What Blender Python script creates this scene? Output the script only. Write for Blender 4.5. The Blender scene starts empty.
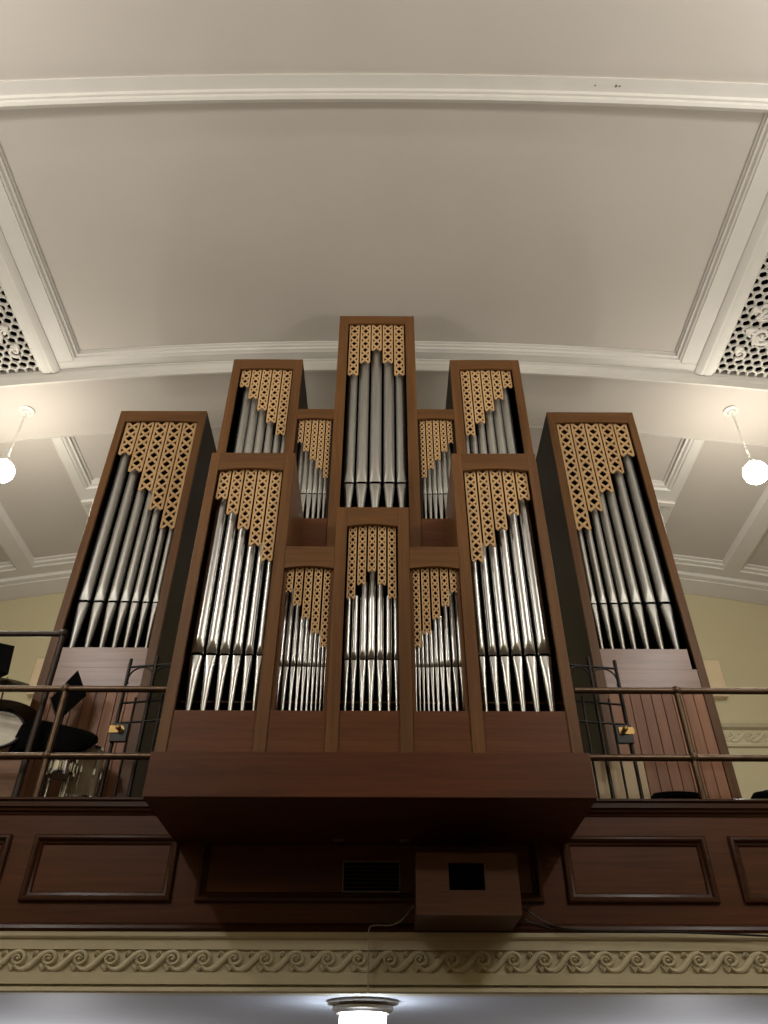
import bpy, bmesh, math, random
from mathutils import Vector, Matrix
random.seed(7)
COL = bpy.context.scene.collection
PI = math.pi

# ------------------------------------------------------------------ camera model
F = 769.0; TH = math.radians(38.7); ROLL = 0.0031
CX, CZ = 0.112, 1.6
CT, ST = math.cos(TH), math.sin(TH)

def ray(px, py):
    u, v = (px - 384) / F, (512 - py) / F
    u, v = u * math.cos(ROLL) - v * math.sin(ROLL), u * math.sin(ROLL) + v * math.cos(ROLL)
    return u, CT - v * ST, ST + v * CT

def at(px, py, Y):
    """world point on the plane y = Y"""
    u, y, z = ray(px, py); d = Y / y
    return Vector((CX + u * d, Y, CZ + z * d))

def zat(py, Y): return at(371, py, Y).z
def xat(px, py, Y): return at(px, py, Y).x

# ------------------------------------------------------------------ materials
def lin(c):
    return tuple((x / 255 / 12.92) if x / 255 <= 0.04045 else ((x / 255 + 0.055) / 1.055) ** 2.4 for x in c) + (1,)

def new_mat(name):
    m = bpy.data.materials.new(name); m.use_nodes = True
    nt = m.node_tree; b = nt.nodes['Principled BSDF']
    return m, nt, b

def plain(name, rgb, rough=0.5, metal=0.0, noise=0.0, nscale=4.0, emit=None, estr=0.0, bump=0.0, spec=None):
    m, nt, b = new_mat(name)
    b.inputs['Roughness'].default_value = rough; b.inputs['Metallic'].default_value = metal
    if spec is not None: b.inputs['Specular IOR Level'].default_value = spec
    tc = nt.nodes.new('ShaderNodeTexCoord')
    n = nt.nodes.new('ShaderNodeTexNoise'); n.inputs['Scale'].default_value = nscale; n.inputs['Detail'].default_value = 5
    nt.links.new(tc.outputs['Object'], n.inputs['Vector'])
    r = nt.nodes.new('ShaderNodeMapRange')
    r.inputs['From Min'].default_value = 0.3; r.inputs['From Max'].default_value = 0.7
    r.inputs['To Min'].default_value = 1 - noise; r.inputs['To Max'].default_value = 1 + noise
    nt.links.new(n.outputs['Fac'], r.inputs['Value'])
    mx = nt.nodes.new('ShaderNodeVectorMath'); mx.operation = 'SCALE'
    mx.inputs[0].default_value = lin(rgb)[:3]
    nt.links.new(r.outputs['Result'], mx.inputs['Scale'])
    nt.links.new(mx.outputs['Vector'], b.inputs['Base Color'])
    if bump:
        bp = nt.nodes.new('ShaderNodeBump'); bp.inputs['Strength'].default_value = bump; bp.inputs['Distance'].default_value = 0.01
        nt.links.new(n.outputs['Fac'], bp.inputs['Height']); nt.links.new(bp.outputs['Normal'], b.inputs['Normal'])
    if emit:
        b.inputs['Emission Color'].default_value = lin(emit); b.inputs['Emission Strength'].default_value = estr
    return m

def wood(name, dark, light, axis, rough=0.42, scale=1.0, island=0.0, coat=0.0, spec=0.22):
    m, nt, b = new_mat(name)
    tc = nt.nodes.new('ShaderNodeTexCoord'); mp = nt.nodes.new('ShaderNodeMapping')
    s = [26 * scale] * 3; s['xyz'.index(axis)] = 1.1 * scale
    mp.inputs['Scale'].default_value = s
    nt.links.new(tc.outputs['Object'], mp.inputs['Vector'])
    geo = nt.nodes.new('ShaderNodeNewGeometry')
    off = nt.nodes.new('ShaderNodeVectorMath'); off.operation = 'SCALE'; off.inputs[0].default_value = (13, 7, 29)
    nt.links.new(geo.outputs['Random Per Island'], off.inputs['Scale'])
    add = nt.nodes.new('ShaderNodeVectorMath'); add.operation = 'ADD'
    nt.links.new(mp.outputs['Vector'], add.inputs[0]); nt.links.new(off.outputs['Vector'], add.inputs[1])
    n1 = nt.nodes.new('ShaderNodeTexNoise'); n1.inputs['Scale'].default_value = 1.0; n1.inputs['Detail'].default_value = 8
    n1.inputs['Roughness'].default_value = 0.62; n1.inputs['Distortion'].default_value = 0.6
    nt.links.new(add.outputs['Vector'], n1.inputs['Vector'])
    mp2 = nt.nodes.new('ShaderNodeMapping'); s2 = [3.2 * scale] * 3; s2['xyz'.index(axis)] = 0.35 * scale
    mp2.inputs['Scale'].default_value = s2
    nt.links.new(tc.outputs['Object'], mp2.inputs['Vector'])
    n2 = nt.nodes.new('ShaderNodeTexNoise'); n2.inputs['Scale'].default_value = 1.0; n2.inputs['Detail'].default_value = 3
    nt.links.new(mp2.outputs['Vector'], n2.inputs['Vector'])
    mixf = nt.nodes.new('ShaderNodeMath'); mixf.operation = 'MULTIPLY_ADD'; mixf.inputs[1].default_value = 0.55
    ms = nt.nodes.new('ShaderNodeMath'); ms.operation = 'MULTIPLY'; ms.inputs[1].default_value = 0.45
    nt.links.new(n2.outputs['Fac'], ms.inputs[0])
    nt.links.new(n1.outputs['Fac'], mixf.inputs[0]); nt.links.new(ms.outputs[0], mixf.inputs[2])
    isl = nt.nodes.new('ShaderNodeMath'); isl.operation = 'MULTIPLY_ADD'; isl.inputs[1].default_value = island
    nt.links.new(geo.outputs['Random Per Island'], isl.inputs[0]); nt.links.new(mixf.outputs[0], isl.inputs[2])
    cr = nt.nodes.new('ShaderNodeValToRGB')
    cr.color_ramp.elements[0].position = 0.34; cr.color_ramp.elements[0].color = lin(dark)
    cr.color_ramp.elements[1].position = 0.68 + island * .5; cr.color_ramp.elements[1].color = lin(light)
    nt.links.new(isl.outputs[0], cr.inputs['Fac']); nt.links.new(cr.outputs['Color'], b.inputs['Base Color'])
    b.inputs['Roughness'].default_value = rough
    b.inputs['Coat Weight'].default_value = coat; b.inputs['Specular IOR Level'].default_value = spec; b.inputs['Coat Roughness'].default_value = 0.25
    bp = nt.nodes.new('ShaderNodeBump'); bp.inputs['Strength'].default_value = 0.06; bp.inputs['Distance'].default_value = 0.004
    nt.links.new(n1.outputs['Fac'], bp.inputs['Height']); nt.links.new(bp.outputs['Normal'], b.inputs['Normal'])
    return m

M = {}
M['case_v'] = wood('case wood upright', (80, 51, 27), (114, 78, 43), 'z')
M['case_h'] = wood('case wood level', (80, 51, 27), (114, 78, 43), 'x')
M['case_y'] = wood('case wood side', (84, 54, 32), (116, 78, 48), 'z', rough=.3)
M['side_shade'] = wood('case side shaded wood', (30, 19, 13), (44, 29, 20), 'z', rough=0.5)  # case wood darkened so its colour carries the shade on the sides
M['panel_h'] = wood('case panel wood', (76, 42, 20), (106, 63, 32), 'x')
M['box_h'] = wood('organ base wood', (66, 33, 16), (94, 52, 26), 'x', rough=0.4)
M['board_v'] = wood('boarding wood', (116, 78, 58), (164, 118, 90), 'z', island=0.28)
M['board_h'] = wood('boarding panel wood', (106, 72, 52), (148, 108, 82), 'x', rough=0.3, spec=.45)
M['par_h'] = wood('parapet wood', (64, 34, 17), (94, 53, 28), 'x', rough=0.36)
M['par_field'] = wood('parapet panel wood', (66, 36, 19), (98, 56, 31), 'x', rough=0.36)
M['par_mould'] = wood('parapet moulding wood', (50, 27, 16), (72, 42, 26), 'x', rough=0.25)
M['fret'] = wood('fretwork pale wood', (176, 140, 98), (204, 168, 122), 'z', rough=0.5, coat=0.0)
M['inside'] = plain('inside shade black', (10, 8, 7), 0.9, spec=0.0)  # black put in for the shade inside
M['box_wood'] = wood('hanging box wood', (66, 40, 24), (92, 58, 36), 'x', rough=0.5, coat=0)  # colour lowered to include the shadow under the organ
M['black'] = plain('black fabric', (8, 8, 9), 0.9, noise=0.2, nscale=30, spec=0.08)
M['blackm'] = plain('black painted metal', (24, 24, 26), 0.45, noise=0.1, nscale=20)
M['iron'] = plain('dark iron', (40, 37, 36), 0.42, 0.6, noise=0.15, nscale=30)
M['bronze'] = plain('bronze rail', (92, 74, 58), 0.36, 0.8, noise=0.15, nscale=14)
M['darkpipe'] = plain('dark rail', (52, 42, 36), 0.42, 0.6, noise=0.15, nscale=14)
M['brass'] = plain('brass', (150, 122, 76), 0.42, 1.0, noise=0.08)
M['chrome'] = plain('chrome', (210, 210, 212), 0.12, 1.0)
M['cymbal'] = plain('dark cymbal bronze', (60, 46, 34), 0.4, 0.9, noise=0.15, nscale=12)
M['drumhead'] = plain('drum skin', (206, 200, 186), 0.6, noise=0.12, nscale=7)
M['shell'] = plain('cream drum shell', (190, 172, 140), 0.45, noise=0.05)
M['plaster'] = plain('ceiling plaster', (188, 180, 170), 0.75, noise=0.025, nscale=0.8, bump=0.02)
M['mould'] = plain('moulding plaster', (206, 201, 192), 0.6, noise=0.02, nscale=3)
M['wallp'] = plain('wall paint', (186, 176, 142), 0.7, noise=0.02, nscale=1.2)
M['frieze'] = plain('frieze plaster', (186, 176, 146), 0.6, noise=0.04, nscale=5)
M['relief'] = plain('relief plaster', (190, 180, 150), 0.6, noise=0.06, nscale=20)
M['soffit'] = plain('under gallery paint', (196, 198, 202), 0.6, noise=0.02)
M['hole'] = plain('void dark', (4, 4, 4), 0.9, spec=0.0)  # flat black standing in for the shade of openings
M['floor'] = wood('hall floor', (60, 42, 30), (84, 60, 44), 'y', rough=0.4)
M['globe'] = plain('opal glass lit', (255, 250, 240), 0.3, emit=(255, 249, 236), estr=125)
M['shade'] = plain('opal dome lit', (250, 252, 255), 0.3, emit=(226, 238, 255), estr=26)
M['silver'] = plain('silver fitter', (176, 168, 154), 0.3, 0.8)
M['cable_b'] = plain('black cable', (16, 15, 15), 0.5)
M['cable_w'] = plain('grey cable', (150, 140, 122), 0.5)
M['cream'] = plain('cream board', (206, 184, 150), 0.6, noise=0.04)
M['paper'] = plain('paper', (220, 206, 160), 0.7)
M['grey'] = plain('grey metal strip', (120, 112, 104), 0.45, 0.3)
M['mark'] = plain('plaster scar', (120, 108, 92), 0.8)

def pipe_metal(name, lo, hi, rough):
    m, nt, b = new_mat(name)
    b.inputs['Metallic'].default_value = 1.0
    tc = nt.nodes.new('ShaderNodeTexCoord'); mp = nt.nodes.new('ShaderNodeMapping'); mp.inputs['Scale'].default_value = (30, 30, 1.2)
    nt.links.new(tc.outputs['Object'], mp.inputs['Vector'])
    n = nt.nodes.new('ShaderNodeTexNoise'); n.inputs['Scale'].default_value = 1; n.inputs['Detail'].default_value = 4
    nt.links.new(mp.outputs['Vector'], n.inputs['Vector'])
    cr = nt.nodes.new('ShaderNodeValToRGB')
    cr.color_ramp.elements[0].position = 0.3; cr.color_ramp.elements[0].color = lin(lo)
    cr.color_ramp.elements[1].position = 0.7; cr.color_ramp.elements[1].color = lin(hi)
    nt.links.new(n.outputs['Fac'], cr.inputs['Fac']); nt.links.new(cr.outputs['Color'], b.inputs['Base Color'])
    b.inputs['Roughness'].default_value = rough
    return m
M['tin'] = pipe_metal('polished tin', (178, 177, 174), (208, 207, 203), 0.29)
M['zinc'] = pipe_metal('dull zinc', (172, 170, 164), (192, 190, 184), 0.46)

# ------------------------------------------------------------------ object helpers
def thing(name, label, cat, loc, group=None):
    o = bpy.data.objects.new(name, None); COL.objects.link(o); o.location = loc
    o.empty_display_size = 0.1
    o['label'] = label; o['category'] = cat
    if group: o['group'] = group
    return o

def tag(o, label, cat, group=None, kind=None):
    if label: o['label'] = label
    if cat: o['category'] = cat
    if group: o['group'] = group
    if kind: o['kind'] = kind
    return o

def world_loc(o):
    v = Vector(o.location)
    while o.parent: o = o.parent; v += Vector(o.location)
    return v

def obj(name, bm, mat, parent=None, origin=None, bevel=0.0, smooth=None, world=True, label=None):
    """link bm (built in world coordinates) as one mesh object; origin / parent shift the vertices"""
    if bevel:
        bmesh.ops.bevel(bm, geom=bm.edges[:], offset=bevel, segments=1, affect='EDGES', clamp_overlap=True)
    bmesh.ops.recalc_face_normals(bm, faces=bm.faces[:])
    if parent is not None:
        base = world_loc(parent) if world else Vector((0, 0, 0))
    else:
        base = Vector(origin) if origin is not None else Vector((0, 0, 0))
    if world:
        bmesh.ops.translate(bm, verts=bm.verts[:], vec=-base)
    me = bpy.data.meshes.new(name); bm.to_mesh(me); bm.free()
    me.materials.append(mat)
    if smooth is not None:
        for p in me.polygons: p.use_smooth = True
        me.set_sharp_from_angle(angle=math.radians(smooth))
    o = bpy.data.objects.new(name, me); COL.objects.link(o)
    if parent is not None: o.parent = parent
    else: o.location = base
    if label: o['label'] = label
    return o

def struct(name, bm, mat, **k):
    o = obj(name, bm, mat, **k)
    if not o.parent: o['kind'] = 'structure'
    return o

def B(): return bmesh.new()

def box(bm, x0, x1, y0, y1, z0, z1):
    vs = [bm.verts.new((x, y, z)) for x in (x0, x1) for y in (y0, y1) for z in (z0, z1)]
    for f in ((0, 1, 3, 2), (4, 6, 7, 5), (0, 4, 5, 1), (2, 3, 7, 6), (0, 2, 6, 4), (1, 5, 7, 3)):
        bm.faces.new([vs[i] for i in f])
    return bm

def boxes(*lst):
    bm = B()
    for l in lst: box(bm, *l)
    return bm

def prism(bm, pts, f0, f1):
    """pts: 2-D outline; f0/f1 map (a,b) -> 3-D for both ends"""
    a = [bm.verts.new(f0(*p)) for p in pts]; b = [bm.verts.new(f1(*p)) for p in pts]
    n = len(pts)
    bm.faces.new(a); bm.faces.new(b[::-1])
    for i in range(n): bm.faces.new((a[i], a[(i + 1) % n], b[(i + 1) % n], b[i]))
    return bm

def sweep(bm, rows, closed=True, caps=True):
    """rows: list of vertex-coordinate rings"""
    vr = [[bm.verts.new(p) for p in r] for r in rows]
    n = len(rows[0])
    for i in range(len(vr) - 1):
        for j in range(n if closed else n - 1):
            k = (j + 1) % n
            bm.faces.new((vr[i][j], vr[i][k], vr[i + 1][k], vr[i + 1][j]))
    if caps and closed:
        bm.faces.new(vr[0][::-1]); bm.faces.new(vr[-1])
    return vr

def tube(bm, pts, r, n=8, flat=None):
    pts = [Vector(p) for p in pts]; rows = []
    prev = None
    for i, p in enumerate(pts):
        d = (pts[min(i + 1, len(pts) - 1)] - pts[max(i - 1, 0)]).normalized()
        if flat is not None: a = Vector(flat)
        elif prev is None: a = Vector((0, 0, 1)) if abs(d.z) < 0.9 else Vector((0, 1, 0))
        else: a = prev
        a = (a - d * a.dot(d)).normalized(); prev = a
        b = d.cross(a)
        rr = r[i] if isinstance(r, (list, tuple)) else r
        ra, rb = rr if isinstance(rr, tuple) else (rr, rr)
        rows.append([p + a * ra * math.cos(2 * PI * k / n) + b * rb * math.sin(2 * PI * k / n) for k in range(n)])
    sweep(bm, rows)
    return bm

def lathe(bm, prof, c, n=24, axis=(0, 0, 1), caps=True):
    ax = Vector(axis).normalized()
    a = Vector((1, 0, 0)) if abs(ax.x) < 0.9 else Vector((0, 1, 0))
    a = (a - ax * a.dot(ax)).normalized(); b = ax.cross(a); c = Vector(c)
    rows = [[c + ax * z + (a * math.cos(2 * PI * k / n) + b * math.sin(2 * PI * k / n)) * max(r, 1e-4) for k in range(n)] for r, z in prof]
    sweep(bm, rows, caps=caps)
    if not caps: bmesh.ops.remove_doubles(bm, verts=bm.verts[:], dist=1e-6)
    return bm

def ball(bm, c, r, seg=24, rings=14, sz=1.0):
    lathe(bm, [(r * math.sin(PI * i / rings), -r * sz * math.cos(PI * i / rings)) for i in range(rings + 1)], c, seg)
    return bm

ORD = ['first', 'second', 'third', 'fourth', 'fifth', 'sixth', 'seventh', 'eighth', 'ninth', 'tenth']

# ------------------------------------------------------------------ the room
R_V, H_V = 42.0, CZ + 9.6
def zv(x): return H_V - (R_V - math.sqrt(R_V * R_V - x * x))
XW = 8.8; YB = -12.0; YE = 13.62

def vault_sheet(bm, x0, x1, y0, y1, e, nx=40):
    rows = []
    for i in range(nx + 1):
        x = x0 + (x1 - x0) * i / nx
        rows.append([(x, y0, zv(x) + e), (x, y1, zv(x) + e)])
    sweep(bm, rows, closed=False)

def vault_slab(bm, x0, x1, y0, y1, e0, e1, nx=40):
    rows = []
    for i in range(nx + 1):
        x = x0 + (x1 - x0) * i / nx; z = zv(x)
        rows.append([(x, y0, z + e0), (x, y1, z + e0), (x, y1, z + e1), (x, y0, z + e1)])
    sweep(bm, rows)

def rib_across(name, prof, x0=-XW, x1=XW, nx=48, mat='mould'):
    bm = B(); rows = []
    for i in range(nx + 1):
        x = x0 + (x1 - x0) * i / nx
        rows.append([(x, y, zv(x) + e) for y, e in prof])
    sweep(bm, rows)
    return struct(name, bm, M[mat], smooth=35)

def rib_along(name, prof, y0, y1, sgn, mat='mould'):
    bm = B()
    sweep(bm, [[(sgn * x, y, zv(x) + e) for x, e in prof] for y in (y0, y1)])
    return struct(name, bm, M[mat], smooth=30)

bm = B(); vault_slab(bm, -XW, XW, YB, 8.1, 0.12, 0.3); ceil = struct('ceiling', bm, M['plaster'], smooth=30)
bm = B(); vault_slab(bm, -XW, XW, 8.13, 9.35, -0.16, 0.3); struct('ceiling', bm, M['plaster'], smooth=30)
bm = B(); vault_slab(bm, -XW, XW, 9.35, YE, -0.05, 0.3); struct('ceiling', bm, M['plaster'], smooth=30)

tn = [0]
def tname():
    tn[0] += 1; return 'trim_%d' % tn[0]

rib_across(tname(), [(3.85, .125), (3.85, .095), (4.0, .085), (4.015, .045), (4.04, .045), (4.05, .01), (4.085, -.005), (4.115, .015), (4.12, .05), (4.14, .06), (4.145, .09), (4.165, .1), (4.165, .125)])
rib_across(tname(), [(7.80, .125), (7.80, .10), (7.825, .09), (7.825, .06), (7.855, .05), (7.87, .02), (7.90, .015), (7.92, 0.0), (8.07, 0.0), (8.07, .125)], -5.0, 5.0)
rib_across(tname(), [(8.06, .125), (8.06, -.015), (8.085, -.03), (8.09, -.06), (8.115, -.09), (8.12, -.2), (8.15, -.2), (8.15, .125)])
for s in (-1, 1):
    rib_along(tname(), [(4.64, .125), (4.64, .095), (4.665, .09), (4.665, .06), (4.695, .055), (4.71, .02), (4.74, .012), (4.74, 0.0), (4.99, 0.0), (4.99, .125)], YB, 7.90, s)
    rib_along(tname(), [(4.985, .125), (4.985, -.015), (5.02, -.04), (5.08, -.06), (5.12, -.045), (5.18, -.055), (5.25, -.04), (5.27, 0.0), (5.30, .0), (5.30, .125)], YB, 8.075, s)
    rib_along(tname(), [(7.15, .125), (7.15, -.03), (7.3, -.05), (7.4, 0), (7.6, 0), (7.6, .125)], YB, 8.075, s)
# gallery ceiling beams
rib_across(tname(), [(9.33, -.04), (9.33, -.165), (9.37, -.15), (9.37, -.13), (9.41, -.12), (9.41, -.04)])
for s in (-1, 1):
    rib_along(tname(), [(5.20, -.04), (5.20, -.075), (5.24, -.085), (5.24, -.13), (5.28, -.12), (5.31, -.15), (5.35, -.15), (5.35, -.165), (5.50, -.165), (5.54, -.13), (5.54, -.04)], 9.36, 13.0, s)
    rib_along(tname(), [(6.95, -.04), (6.95, -.09), (7.0, -.165), (7.3, -.165), (7.35, -.13), (7.35, -.09), (7.4, -.085), (7.4, -.04)], 9.36, 13.0, s)
rib_across(tname(), [(10.58, -.04), (10.58, -.08), (10.63, -.09), (10.63, -.12), (10.69, -.13), (10.71, -.165), (11.0, -.165), (11.0, -.22), (11.1, -.22), (11.1, -.04)], -5.50, 5.50)
rib_across(tname(), [(12.72, -.04), (12.72, -.08), (12.78, -.09), (12.78, -.13), (12.86, -.14), (12.88, -.165), (13.12, -.165), (13.12, -.24), (13.22, -.26), (13.22, -.28), (13.61, -.36), (13.61, -.04)])

# small scars in the ceiling paint
bm = B()
for px, py, r in ((615, 83.5, .018), (617.5, 81, .012), (613, 79, .008), (596, 87.5, .011), (619, 84, .01)):
    p = at(px, py, 3.95); u, y, z = ray(px, py)
    d = 3.93 / y; x = CX + u * d
    lathe(bm, [(0, -.003), (r, 0), (r * .8, .006), (0, .006)], (x, 3.93, zv(x) + .088), 7)
sc = obj('plaster_scar', bm, M['mark'], ceil)

# pierced ventilation grilles in the ceiling
def grille(s):
    x0, x1, y0, y1 = 5.30, 7.15, 2.2, 8.02
    side = 'left' if s < 0 else 'right'
    t = thing('ceiling_grille', 'ornate pierced plaster grille in the ceiling at the %s edge of the photo' % side, 'grille',
              (s * 6.2, 5.0, zv(6.2)), 'pierced grilles in the ceiling')
    def P(x, y, e): return Vector((s * x, y, zv(x) + e))
    bm = B(); rad = .078; dx = rad * math.sqrt(3); dy = rad * 1.5
    j = 0; y = y1
    while y > 5.2:
        x = x0 + (dx / 2 if j % 2 else 0)
        while x < x1 + .02:
            pts = [(x + rad * 1.0 * math.sin(k * PI / 3), y + rad * math.cos(k * PI / 3)) for k in range(6)]
            pin = [(x + rad * .77 * math.sin(k * PI / 3), y + rad * .77 * math.cos(k * PI / 3)) for k in range(6)]
            vo = [bm.verts.new(P(a, b, .01)) for a, b in pts]; vi = [bm.verts.new(P(a, b, -.005)) for a, b in pin]
            vb = [bm.verts.new(P(a, b, .03)) for a, b in pin]
            for k in range(6):
                l = (k + 1) % 6
                bm.faces.new((vo[k], vo[l], vi[l], vi[k])); bm.faces.new((vi[k], vi[l], vb[l], vb[k]))
            x += dx
        y -= dy; j += 1
    obj('lattice', bm, M['mould'], t)
    bm = B(); rows = [[P(x, yy, .1) for yy in (y0, y1)] for x in (x0, (x0 + x1) / 2, x1)]
    sweep(bm, rows, closed=False)
    obj('grille_shade', bm, M['hole'], t)  # black sheet painting the darkness behind the holes
    # scrolls and leaves
    bm = B()
    def spiral(cx, cy, r, turns, hand, ph, w=.032):
        pts = []; rr = []
        n = 26
        for i in range(n + 1):
            f = i / n; a = ph + hand * turns * 2 * PI * f
            q = r * (1 - .86 * f)
            pts.append(P(cx + q * math.cos(a), cy + q * math.sin(a), -.012)); rr.append(w * (1 - .5 * f))
        tube(bm, pts, rr, 8)
        ball(bm, P(cx, cy, -.015), w * .9, 10, 6)
    cy = 7.25
    spiral(5.72, cy + .02, .17, 1.4, 1, 0, .036); spiral(5.60, cy - .42, .12, 1.2, -1, 1); spiral(5.52, cy + .38, .10, 1.2, -1, 2)
    spiral(6.7, cy, .17, 1.4, -1, PI, .036); spiral(6.85, cy + .36, .12, 1.2, 1, 1)
    for (a, b, ang, ln) in ((5.46, 7.18, .4, .18), (5.52, 6.98, -.5, .2), (5.62, 7.28, .9, .2), (5.82, 7.38, .3, .2), (5.95, 7.22, -.2, .2),
                            (5.45, 6.78, 1.2, .16), (5.74, 6.74, .3, .2), (5.95, 6.85, .9, .2), (6.05, 7.42, .1, .2), (5.44, 7.5, .8, .13)):
        d = Vector((math.cos(ang), math.sin(ang), 0))
        for k in (-.5, 0, .5):
            dd = Vector((math.cos(ang + k), math.sin(ang + k), 0))
            tube(bm, [P(a + dd.x * ln * f, b + dd.y * ln * f, -.008 - .012 * math.sin(PI * f)) for f in (0, .25, .5, .75, 1)], [.006, .026, .032, .024, .004], 7)
    # central cartouche shield
    pr = [(6.0, 6.9), (6.0, 7.2), (6.15, 7.3), (6.45, 7.3), (6.6, 7.2), (6.6, 6.9), (6.3, 6.75)]
    prism(bm, pr, lambda a, b: P(a, b, -.04), lambda a, b: P(a, b, .02))
    obj('scroll_ornament', bm, M['mould'], t, smooth=40)
for s in (-1, 1): grille(s)

# walls and floor
struct('floor', boxes((-XW, XW, YB, YE, -.2, 0)), M['floor'])
for s, nm in ((-1, 'wall_left'), (1, 'wall_right')):
    x0, x1 = (s * XW, s * (XW + .2))
    struct(nm, boxes((min(x0, x1), max(x0, x1), YB, YE, 0, 11.6)), M['wallp'])
wb = struct('wall_back', boxes((-XW, XW, YB - .2, YB, 0, 11.6)), M['wallp'])
obj('added_dark_panel', boxes((-XW, XW, YB + .001, YB + .08, .001, 5.2)), M['par_h'], wb)  # added out of view to darken reflections in the pipe lips
wf = struct('wall_front', boxes((-XW, XW, YE, YE + .2, 0, 11.6)), M['wallp'])

def running_scroll(bm, x_start, count, pitch, z0, h, yf, depth):
    """Vitruvian wave in relief on the plane y = yf"""
    for i in range(count):
        ox = x_start + i * pitch
        def Q(a, b, e=0): return Vector((ox + a * pitch, yf - e, z0 + b * h))
        # sweeping band from under the previous eye, up and over this eye
        P0 = [(-.62, .42), (-.58, .22), (-.46, .09), (-.30, .09), (-.14, .24), (.02, .48), (.16, .72), (.28, .86)]
        cx, cy, r0 = .42, .58, .29
        for k in range(1, 15):
            a = math.radians(118 - k * 34); f = k / 14
            rr = r0 * (1 - .72 * f)
            P0.append((cx + rr * math.cos(a) * .92, cy + rr * math.sin(a) * 1.25))
        wid = [.06, .10, .135, .16, .175, .175, .165, .15] + [.135 * (1 - .5 * k / 14) for k in range(1, 15)]
        pts = [Q(a, b, depth * .25) for a, b in P0]
        tube(bm, pts, [(depth, w * h * 1.05) for w in wid], 8, flat=(0, 1, 0))
        lathe(bm, [(0, 0), (.12 * h, 0), (.09 * h, .8 * depth), (0, 1.3 * depth)], Q(cx, cy), 10, (0, -1, 0))
        # leaf below and leaf above
        for (lx, lz, sg) in ((.30, .03, 1), (-.02, .97, -1)):
            for k in (-.55, 0, .55):
                d = Vector((math.sin(k), 0, math.cos(k) * sg))
                p0 = Q(lx, lz, depth * .2)
                L = (.42 if sg > 0 else .34) * h
                tube(bm, [p0 + d * L * f for f in (0, .4, .75, 1)], [(depth * .6, .06 * h), (depth, .095 * h), (depth * .7, .06 * h), (.001, .006 * h)], 6, flat=(0, 1, 0))

# end-wall cornice frieze
zf0, zf1 = zat(746, YE), zat(725, YE)
hh = zf1 - zf0
bm = B()
prism(bm, [(0, zf0 - .02), (-.05, zf0), (-.05, zf0 + .12 * hh), (-.02, zf0 + .16 * hh), (-.02, zf0 + .78 * hh), (-.1, zf0 + .86 * hh), (-.14, zf1), (-.1, zf1 + .05), (0, zf1 + .05)],
      lambda a, b: (-XW, YE + a, b), lambda a, b: (XW, YE + a, b))
tr = struct(tname(), bm, M['frieze'])
bm = B(); running_scroll(bm, 5.6, 7, .36, zf0 + .22 * hh, .5 * hh, YE - .02, .022); running_scroll(bm, -8.2, 8, .36, zf0 + .22 * hh, .5 * hh, YE - .02, .022)
obj('relief_scroll', bm, M['relief'], tr)
for s, lab in ((-1, 'left'), (1, 'right')):
    p0 = at(712, 661, YE - .12); p1 = at(720, 697, YE - .12)
    xa, xb = sorted((s * (p0.x - .55), s * (p0.x + .12)))
    bm = boxes((xa, xb, YE - .16, YE - .005, p1.z, p0.z))
    tag(obj('wall_panel', bm, M['cream'], origin=((xa + xb) / 2, YE - .08, p1.z), bevel=.01), 'cream box panel on the end wall beside the %s outer organ tower' % lab, 'panel', 'cream panels on the end wall')

# ------------------------------------------------------------------ gallery: slab, parapet, frieze
YP = 7.0
ZR = lambda t: CZ + t
z_under = zat(994, YP)
z_gal = CZ + 2.2
struct('floor', boxes((-XW, XW, YP + .12, YE, z_under + .12, z_gal)), M['floor'])
struct('ceiling', boxes((-XW, XW, YP + .12, YE, z_under, z_under + .12)), M['soffit'])
zc0 = zat(932, YP - .03)
# plaster cornice with the scroll frieze under the parapet
z938, z950, z973, z985, z989 = zat(938, YP - .03), zat(950, YP), zat(973, YP), zat(985, YP), zat(988, YP - .02)
bm = B()
prof = [(.12, z_under), (-.02, z_under), (-.03, z_under + .012), (-.025, z989), (.0, z989 + .006), (.035, z985 - .01), (.035, z985), (-.005, z985 + .002), (-.005, z973), (.018, z973 + .004), (.018, z950 - .004), (-.005, z950), (-.005, z938 - .012), (-.02, z938 - .004), (-.03, z938 + .01), (-.03, zc0 - .002), (.12, zc0 - .002)]
prism(bm, prof, lambda a, b: (-XW, YP + a, b), lambda a, b: (XW, YP + a, b))
tr = struct(tname(), bm, M['frieze'])
pitch = .2465
bm = B(); running_scroll(bm, -19 * pitch + .06, 39, pitch, z973 + .004, z950 - z973 - .008, YP + .018, .026)
obj('relief_scroll', bm, M['relief'], tr, smooth=50)

# wooden parapet
par = thing('balcony_parapet', 'dark brown panelled wooden balcony front running across under the organ', 'balcony', (0, YP, zc0))
z_cap = zat(797, YP - .08)
z835, z903 = zat(836, YP), zat(903, YP)
obj('backboard', boxes((-XW, XW, YP + .02, YP + .1, zc0 + .003, z_cap - .09)), M['par_h'], par)
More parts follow.
